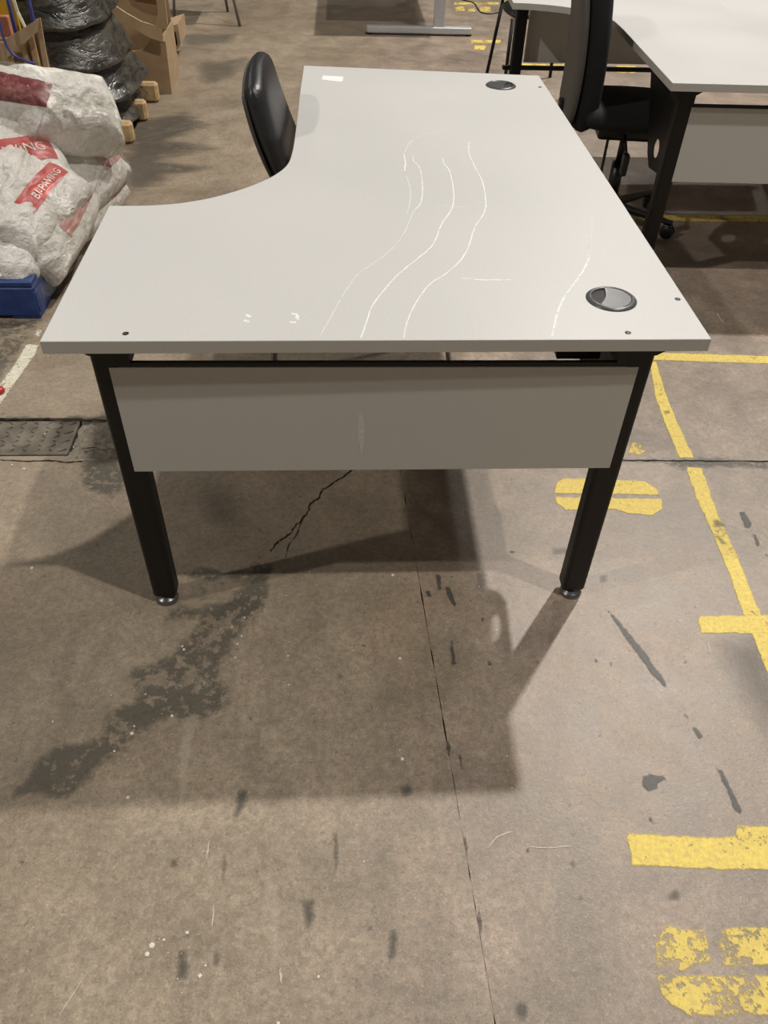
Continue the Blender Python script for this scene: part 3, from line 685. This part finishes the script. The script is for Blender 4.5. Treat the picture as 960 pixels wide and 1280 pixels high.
def bag(label, c, size, rot, seed, strips=(), text=None, sag=.02):
    """pillow-shaped filled sack; strips = (u0,u1,v0,v1,material) printed bands lying on its upper side"""
    L, W, H = size; rr = random.Random(seed)
    def S(a, b, s, off=0):
        x = a*math.sqrt(max(0, 1-b*b*.12)); y = b*math.sqrt(max(0, 1-a*a*.12))
        e = max(0, 1-max(abs(a), abs(b))**3.2)**.55
        wr = noise.noise(Vector((a*2.1+seed*3.7, b*2.1, s)))*.16 + noise.noise(Vector((a*5+seed, b*5, s*2)))*.07 + abs(noise.noise(Vector((a*3+b*6, b*3-a*4, seed))))*.10
        wr += -.16*abs(noise.noise(Vector((a*4.5+b*2+seed, b*5.5-a, seed*1.7)))) + .05*noise.noise(Vector((a*11+seed, b*11, s)))
        h = H/2*e*(1+wr*1.5) - (.5*wr*H if e > .2 else 0)
        edge = 1+.035*noise.noise(Vector((a*4, b*4, seed+9)))
        return Vector((x*L/2*edge, y*W/2*edge, s*(h+off) - sag*(a*a)))
    e = root('cement_bag', label, 'bag', 'shrink wrapped white bags on the blue pallet', loc=c)
    e.rotation_euler = rot
    n = 44; bm = bmesh.new()
    for s in (1, -1):
        G = [[bm.verts.new(S(-1+2*i/n, -1+2*j/n, s)) for j in range(n+1)] for i in range(n+1)]
        for i in range(n):
            for j in range(n):
                q = [G[i][j], G[i+1][j], G[i+1][j+1], G[i][j+1]]; bm.faces.new(q if s > 0 else q[::-1])
    bmesh.ops.remove_doubles(bm, verts=bm.verts, dist=1e-5)
    obj('sack', bm, BAG, e, True)
    for (u0, u1, v0, v1, m) in strips:
        bm = bmesh.new(); k = 18
        G = [[bm.verts.new(S(u0+(u1-u0)*i/k, v0+(v1-v0)*j/k, 1, .0022)) for j in range(k+1)] for i in range(k+1)]
        for i in range(k):
            for j in range(k): bm.faces.new((G[i][j], G[i+1][j], G[i+1][j+1], G[i][j+1]))
        obj('printed_band', bm, m, e, True)
    if text:
        s_, uc, vc_, sz, fl = text
        me = text_mesh(s_, sz)
        for v in me.vertices:
            a, b_ = uc+fl*v.co.x/(L/2), vc_+fl*v.co.y/(W/2); v.co = S(a, b_, 1, .0040)
        link('lettering', me, INK, e)
    return e
BAGS = True
D = math.radians
def bag2(label, p1, p2, w_, h_, nd_, seed, strips=(), text=None):
    """sack whose long axis runs between two photo points at given depths; nd_ = where its printed side faces"""
    A, B = aty(*p1), aty(*p2); ax = (B-A); L = ax.length; ax.normalize()
    n_ = Vector(nd_); n_ = (n_-ax*n_.dot(ax)).normalized(); sd_ = n_.cross(ax)
    R_ = Matrix((ax, sd_, n_)).transposed()
    c = (A+B)/2
    return bag(label, c, (L, w_, h_), R_.to_euler(), seed, strips, text)
bag2('lowest crumpled white bag across the front left corner of the blue pallet', (-110, 296, 1.58), (52, 306, 1.52), .34, .17, (.1, -.6, .8), 1, [(.2, .55, -.75, -.62, RED)])
bag2('low bag at the front right corner with a red band up its middle', (34, 322, 1.46), (92, 216, 2.02), .30, .17, (.75, -.35, .55), 5, [(-.45, .60, -.52, -.14, REDF), (.34, .60, -.52, -.14, RED)])
bag2('bag with a bold red band lettered in white', (-18, 298, 1.48), (64, 200, 1.92), .38, .18, (.35, -.45, .8), 6, [(-.42, .72, -.52, -.14, RED)], ('BI-PAVING', .22, -.37, .040, 1))
bag2('lower right bag with a pink band, jutting over the pallet edge', (78, 268, 1.90), (136, 212, 2.40), .28, .17, (.70, -.35, .6), 7, [(-.1, .8, -.62, -.22, REDF)])
bag2('right hand bag with a pink band directly under the big white bag', (80, 232, 1.96), (130, 186, 2.36), .30, .17, (.6, -.3, .75), 3, [(-.2, .78, -.55, -.10, REDF), (.60, .78, -.55, -.10, RED)])
bag2('folded bag with a broad red band below the maroon print', (-70, 216, 1.74), (74, 180, 1.98), .34, .17, (.0, -.60, .80), 8, [(-.2, .80, -.62, .02, RED)], ('PAVING', .22, -.30, .055, 1))
bag2('big plain white bag at the top right of the heap', (98, 186, 2.0), (66, 92, 2.20), .42, .25, (.55, -.25, .8), 9, [(.1, .16, .45, .8, REDF)])
bag2('topmost left bag with glossy maroon print', (4, 146, 1.92), (20, 92, 2.12), .44, .17, (.12, -.45, .88), 10, [(-.78, .10, -.75, .60, MAROON)])
bag('hidden rear bag at the back corner of the pallet', (-1.25, 2.2, .24), (.5, .42, .18), (0, 0, D(90)), 4)
bag('hidden rear bag in the middle of the pallet', (-.90, 2.20, .24), (.5, .42, .18), (0, 0, D(90)), 12)

# stretch film over the bags: the hull of the load, creased, reaching down over the pallet
bpy.context.view_layer.update()
hb = bmesh.new()
for o in bpy.data.objects:
    if o.name.startswith('sack'):
        for v in o.data.vertices: hb.verts.new(o.matrix_world @ v.co)
for x in (-1.66, -.575):
    for y in (1.385, 2.47): hb.verts.new((x, y, .06)); hb.verts.new((x, y, .16))
hb.verts.new((-.535, 1.42, .05)); hb.verts.new((-.50, 2.45, .05))
r_ = bmesh.ops.convex_hull(hb, input=hb.verts)
bmesh.ops.delete(hb, geom=list(set(g_ for g_ in r_['geom_interior']+r_['geom_unused'] if isinstance(g_, bmesh.types.BMVert))), context='VERTS')
bmesh.ops.delete(hb, geom=[f for f in hb.faces if f.normal.z < -.6], context='FACES')
for _ in range(3):
    long_ = [e for e in hb.edges if e.calc_length() > .05]
    if long_: bmesh.ops.subdivide_edges(hb, edges=long_, cuts=1)
    bmesh.ops.triangulate(hb, faces=hb.faces)
from mathutils.bvhtree import BVHTree
vv, ff = [], []
for o in bpy.data.objects:
    if o.name.startswith('sack'):
        b0 = len(vv); vv += [o.matrix_world @ v.co for v in o.data.vertices]; ff += [tuple(b0+i for i in p.vertices) for p in o.data.polygons]
bv = BVHTree.FromPolygons(vv, ff)
tgt = {}
for v in hb.verts:
    hit = bv.find_nearest(v.co)
    if v.co.z > .17 and hit[0] is not None and hit[3] < .25: tgt[v] = v.co.lerp(hit[0], .86)
for v, p_ in tgt.items(): v.co = p_
for _ in range(2): bmesh.ops.smooth_vert(hb, verts=hb.verts, factor=.4, use_axis_x=True, use_axis_y=True, use_axis_z=True)
hb.normal_update()
for v in hb.verts:
    k = v.co
    cr = noise.noise(Vector((k.x*7, k.y*7, k.z*9)))*.010 + abs(noise.noise(Vector((k.x*3+k.z*14, k.y*14, k.z*6))))*-.012
    v.co = k + v.normal*(cr+.006)
fm = mat('stretch_film', (.9, .9, .9), .12); t = NT(fm)
lw = t.n('ShaderNodeLayerWeight'); lw.inputs[0].default_value = .35
p = t.objc(); n1 = t.noise(p, 22, 5, .65, 1.2, (1, 1, .5)); n2 = t.noise(p, 60, 3, .6, .6)
tr = t.n('ShaderNodeBsdfTransparent'); tr.inputs[0].default_value = (.97, .97, .97, 1)
gl = t.n('ShaderNodeBsdfGlossy'); gl.inputs['Roughness'].default_value = .13; gl.inputs[0].default_value = (1, 1, 1, 1)
df = t.n('ShaderNodeBsdfDiffuse'); df.inputs[0].default_value = (.62, .60, .58, 1)
bp = t.n('ShaderNodeBump'); bp.inputs['Strength'].default_value = 1.; bp.inputs['Distance'].default_value = .03
t.l(t.math('ADD', n1, t.math('MULTIPLY', n2, .5)), bp.inputs['Height']); t.l(bp.outputs[0], gl.inputs['Normal']); t.l(bp.outputs[0], lw.inputs['Normal'])
m1 = t.n('ShaderNodeMixShader'); t.l(t.rng(n1, .55, .8, .0, .06), m1.inputs[0]); t.l(tr.outputs[0], m1.inputs[1]); t.l(df.outputs[0], m1.inputs[2])
m2 = t.n('ShaderNodeMixShader'); t.l(t.rng(lw.outputs['Fresnel'], 0, 1, .04, .36), m2.inputs[0]); t.l(m1.outputs[0], m2.inputs[1]); t.l(gl.outputs[0], m2.inputs[2])
t.l(m2.outputs[0], t.t.nodes['Material Output'].inputs[0])
film = obj('stretch_film', hb, fm, None, True); tag(film, 'clear glossy stretch film wrapped round the white bags and blue pallet', 'film')

# small red cap on the white floor line
bm = bmesh.new(); c = at(0, 491); lathe(bm, [(.017, 0), (.019, .006), (.017, .016), (.009, .020)], (c.x-.002, c.y, .0005), 16)
tag(obj('bottle_cap', bm, REDP, None, True), 'small red plastic cap lying on the white floor line at the left edge', 'cap')

# ------------------------------------------------------------------ black film-wrapped load
bl = root('wrapped_load', 'tall lumpy load wrapped in black film on a wooden pallet, behind the white bags', 'wrapped goods', loc=(-1.05, 3.6, 0))
def film_black():
    m = mat('black_film', (.028, .026, .023), .22, 0, .7); t = NT(m); p = t.objc()
    n = t.noise(p, 7, 5, .6, 1.5, (1, 1, 2.5)); n2 = t.noise(p, 30, 3, .6, .5)
    t.l(t.mix(t.rng(n, .35, .65), (.016, .015, .012), (.085, .077, .062)), t.b.inputs['Base Color'])
    t.l(t.rng(n, .3, .7, .18, .42), t.b.inputs['Roughness'])
    t.bump(t.math('ADD', n, t.math('MULTIPLY', n2, .08)), .45, .02); return m
BF = film_black()
def lump(z0, z1, rx, ry, cx, cy, seed, tilt=0):
    bm = bmesh.new(); n, k = 56, 18; rings = []
    for j in range(k+1):
        f_ = j/k; a = PI*f_
        ring = []
        for i in range(n):
            th = 2*PI*i/n
            sq = 1/((abs(math.cos(th))**3.2+abs(math.sin(th))**3.2)**(1/3.2))
            rad = (.80+.20*min(1, f_/.14)) if f_ < .14 else 1-.20*((f_-.14)/.86)**.8
            if f_ > .9: rad -= (f_-.9)*2.2
            rr_ = rad*(1+.05*noise.noise(Vector((math.cos(th)*2.4, math.sin(th)*2.4, seed+f_*1.5))))
            z = z0+(z1-z0)*f_ + tilt*math.cos(th-.6)*.04 + (.03*(1-f_))*noise.noise(Vector((math.cos(th)*2.2, math.sin(th)*2.2, seed*2)))
            ring.append(bm.verts.new((cx+rx*sq*rr_*math.cos(th), cy+ry*sq*rr_*math.sin(th), z)))
        rings.append(ring)
    for a_, b_ in zip(rings, rings[1:]):
        for i in range(n): bm.faces.new((a_[i], a_[(i+1) % n], b_[(i+1) % n], b_[i]))
    bm.faces.new(rings[0][::-1]); bm.faces.new(rings[-1])
    obj('wrapped_layer', bm, BF, bl, True)
lump(.03, .21, .475, .46, .01, -.0, 1)
lump(.15, .36, .48, .44, .02, -.02, 2, .4)
lump(.31, .53, .455, .42, .0, -.02, 3, -.3)
lump(.48, .70, .44, .41, -.02, -.01, 4, .5)
lump(.65, .86, .42, .40, -.05, -.0, 5, -.3)
lump(.82, 1.0, .40, .38, -.07, .0, 6)
for k in range(5): pbox(bl, 'deck_board', (-.46, -.42+k*.185, .13), (.40, -.42+k*.185+.10, .15), WOOD)
for k, y in enumerate((-.42, -.06, .28)): 
    pbox(bl, 'bearer', (-.44, y+.0, .0), (.487+.008*k, y+.062, .105), WOOD, .014)

# ------------------------------------------------------------------ torn cardboard carton
cb = root('cardboard_carton', 'torn brown cardboard carton with a rounded hole, standing behind the black wrapped load', 'carton', loc=(-.76, 4.06, 0))
def C4(u, v, y=4.06):
    p = aty(u, v, y); return (p.x+.76, p.z)
# front wall with the hole as a notch outline
hole = [C4(*p) for p in ((147, 22), (165, 30), (184, 42), (187, 50), (180, 61), (168, 64), (158, 61), (150, 50))]
frontp = [(-.32, 0), C4(216, 119), C4(206, 50), C4(187, 47), (C4(187, 50)[0], C4(187, 50)[1])] 
frontp = [(-.34, 0.0), (C4(215, 118)[0], 0.0), C4(207, 52), C4(190, 44)] + [C4(*p) for p in ((187, 52), (180, 61), (168, 64), (158, 60), (150, 48), (146, 36))] + [(-.34, C4(146, 36)[1])]
bm = bmesh.new(); prism(bm, frontp, -.004, .004, 'y'); obj('front_wall', bm, CARD, cb)
xr = C4(215, 118)[0]
bm = bmesh.new(); box(bm, (xr-.02, .004, 0), (xr-.012, .42, .30)); obj('side_wall', bm, CARD, cb)
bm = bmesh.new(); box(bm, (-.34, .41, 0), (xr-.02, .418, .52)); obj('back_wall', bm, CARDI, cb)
# folded rim strip running diagonally above the hole, caught light painted in as lighter card
rim = [C4(*p) for p in ((128, -8), (140, -8), (148, 6), (160, 14), (178, 24), (196, 30), (204, 34), (206, 50), (190, 45), (184, 42), (165, 30), (147, 22), (134, 14))]
bm = bmesh.new(); prism(bm, rim, -.05, -.038, 'y'); obj('rim_flap', bm, simple('cardboard_lit', (.56, .40, .23), .8, 0, .1, 12), cb)
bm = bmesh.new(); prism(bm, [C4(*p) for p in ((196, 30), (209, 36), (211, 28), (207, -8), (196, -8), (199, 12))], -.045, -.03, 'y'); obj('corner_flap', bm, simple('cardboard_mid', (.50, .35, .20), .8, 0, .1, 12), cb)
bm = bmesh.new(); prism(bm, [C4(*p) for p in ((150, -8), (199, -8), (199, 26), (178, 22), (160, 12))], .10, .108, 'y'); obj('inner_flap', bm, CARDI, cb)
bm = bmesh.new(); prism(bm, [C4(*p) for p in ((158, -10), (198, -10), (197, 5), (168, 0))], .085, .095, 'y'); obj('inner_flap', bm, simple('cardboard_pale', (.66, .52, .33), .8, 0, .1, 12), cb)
# open cardboard sleeve beside it
sl = root('cardboard_sleeve', 'small open-ended cardboard sleeve just right of the torn carton', 'carton', loc=(-.55, 4.75, 0))
q = [aty(*p, 4.75) for p in ((204, 36), (222, 30), (226, 55), (212, 76), (204, 80))]
q = [(p.x+.55, max(p.z, .0)) for p in q]
q = [q[4], q[3], q[2], q[1], q[0]]; q[0] = (q[0][0], 0); q[1] = (q[1][0], 0)
cx_ = sum(p[0] for p in q)/5; cz_ = sum(p[1] for p in q)/5
inn = [(cx_+(p[0]-cx_)*.62+.004, cz_+(p[1]-cz_)*.62) for p in q]
bm = bmesh.new(); A = [bm.verts.new((p[0], 0, p[1])) for p in q]; B = [bm.verts.new((p[0], 0, p[1])) for p in inn]
A2 = [bm.verts.new((p[0], .3, p[1])) for p in q]; B2 = [bm.verts.new((p[0], .29, p[1])) for p in inn]
for k in range(5):
    j = (k+1) % 5; bm.faces.new((A[k], A[j], B[j], B[k])); bm.faces.new((A[j], A[k], A2[k], A2[j])); bm.faces.new((B[k], B[j], B2[j], B2[k]))
bm.faces.new(A2); bm.faces.new(B2[::-1]); obj('sleeve', bm, CARD, sl)

# ------------------------------------------------------------------ plywood crate, cables, yellow cabinet (top left corner)
cr = root('plywood_crate', 'open plywood crate frame between the white bags and the black load', 'crate', loc=(-1.0, 2.8, 0))
def Y(u, v, y=2.80):
    p = aty(u, v, y); return (p.x+1.0, p.z)
def board(name, P, y0, y1, m=PLY, parent=cr):
    bm = bmesh.new(); prism(bm, P, y0, y1, 'y'); return obj(name, bm, m, parent)
a_, b_ = Y(43, 24), Y(62, 88)
board('upright', [(b_[0]-.055, 0), (b_[0]+.02, 0), Y(62, 88), Y(51, 22), Y(45, 24)], -.012, .0)
board('diagonal_board', [Y(8, 48), Y(50, 22), Y(49, 38), Y(20, 62), Y(10, 72)], -.026, -.014)
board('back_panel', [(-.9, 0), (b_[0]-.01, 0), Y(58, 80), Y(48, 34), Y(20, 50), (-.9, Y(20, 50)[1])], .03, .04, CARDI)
board('upright', [(-.15+Y(10, 60)[0], 0), (Y(12, 60)[0], 0), Y(12, 52), Y(-6, 52)], -.012, .0)
board('slat', [(Y(38, 60)[0]-.02, 0), (Y(38, 60)[0]+.02, 0), Y(40, 42), Y(34, 44)], .005, .025, WOOD)
board('slat', [(Y(28, 60)[0]-.02, 0), (Y(28, 60)[0]+.02, 0), Y(29, 50), Y(24, 53)], .005, .025, WOOD)
bm = bmesh.new(); tube(bm, spline([aty(*p, 2.74) for p in ((-14, -10), (-6, 10), (0, 30), (4, 46), (10, 60), (18, 69), (30, 75), (44, 80))], 6), .006, 8)
tag(obj('blue_strap', bm, BLUEC, None, True), 'blue strap looping down in front of the plywood crate at the left edge', 'strap')
yc = root('yellow_board', 'yellow panel standing upright, mostly cut off at the top left corner', 'panel', loc=(-1.6, 3.11, 0))
bm = bmesh.new(); box(bm, (-.5, 0, 0), (.62, .022, 1.15), .003, 1); obj('sheet', bm, YELM, yc)
bm = bmesh.new(); box(bm, (-.5, -.012, 1.15), (.62, .034, 1.17), .003, 1); obj('edge_strip', bm, YELM, yc)
def post(name, u0, u1, y, m, label, cat, v=0):
    a, b = aty(u0, v, y), aty(u1, v, y); bm = bmesh.new(); box(bm, (a.x-.08, y, 0), (b.x, y+.03, a.z), .004, 1); return tag(obj(name, bm, m), label, cat)
post('faded_board', 0, 9, 3.05, PINKM, 'faded red board standing against the yellow panel', 'board', 20)
for u, lb in ((12, 'dark blue upright pipe left of its twin, in front of the yellow panel'), (38, 'dark blue upright pipe right of its twin, beside the black wrapped load')):
    a = aty(u, 0, 3.0); bm = bmesh.new(); cyl(bm, (a.x-.02, 3.0, 0), (a.x, 3.0, 1.1), .009, n=14); tag(obj('blue_pipe', bm, BLUEC, None, True), lb, 'pipe')
a = aty(22, 15, 2.95); bm = bmesh.new(); tube(bm, [(a.x-.03, 2.95, 1.0), (a.x, 2.95, a.z), (a.x+.04, 2.93, a.z-.12), (a.x+.05, 2.93, 0)], .008, 8); tag(obj('cream_batten', bm, simple('cream', (.62, .58, .42), .6)), 'thin cream batten between the two blue pipes', 'batten')
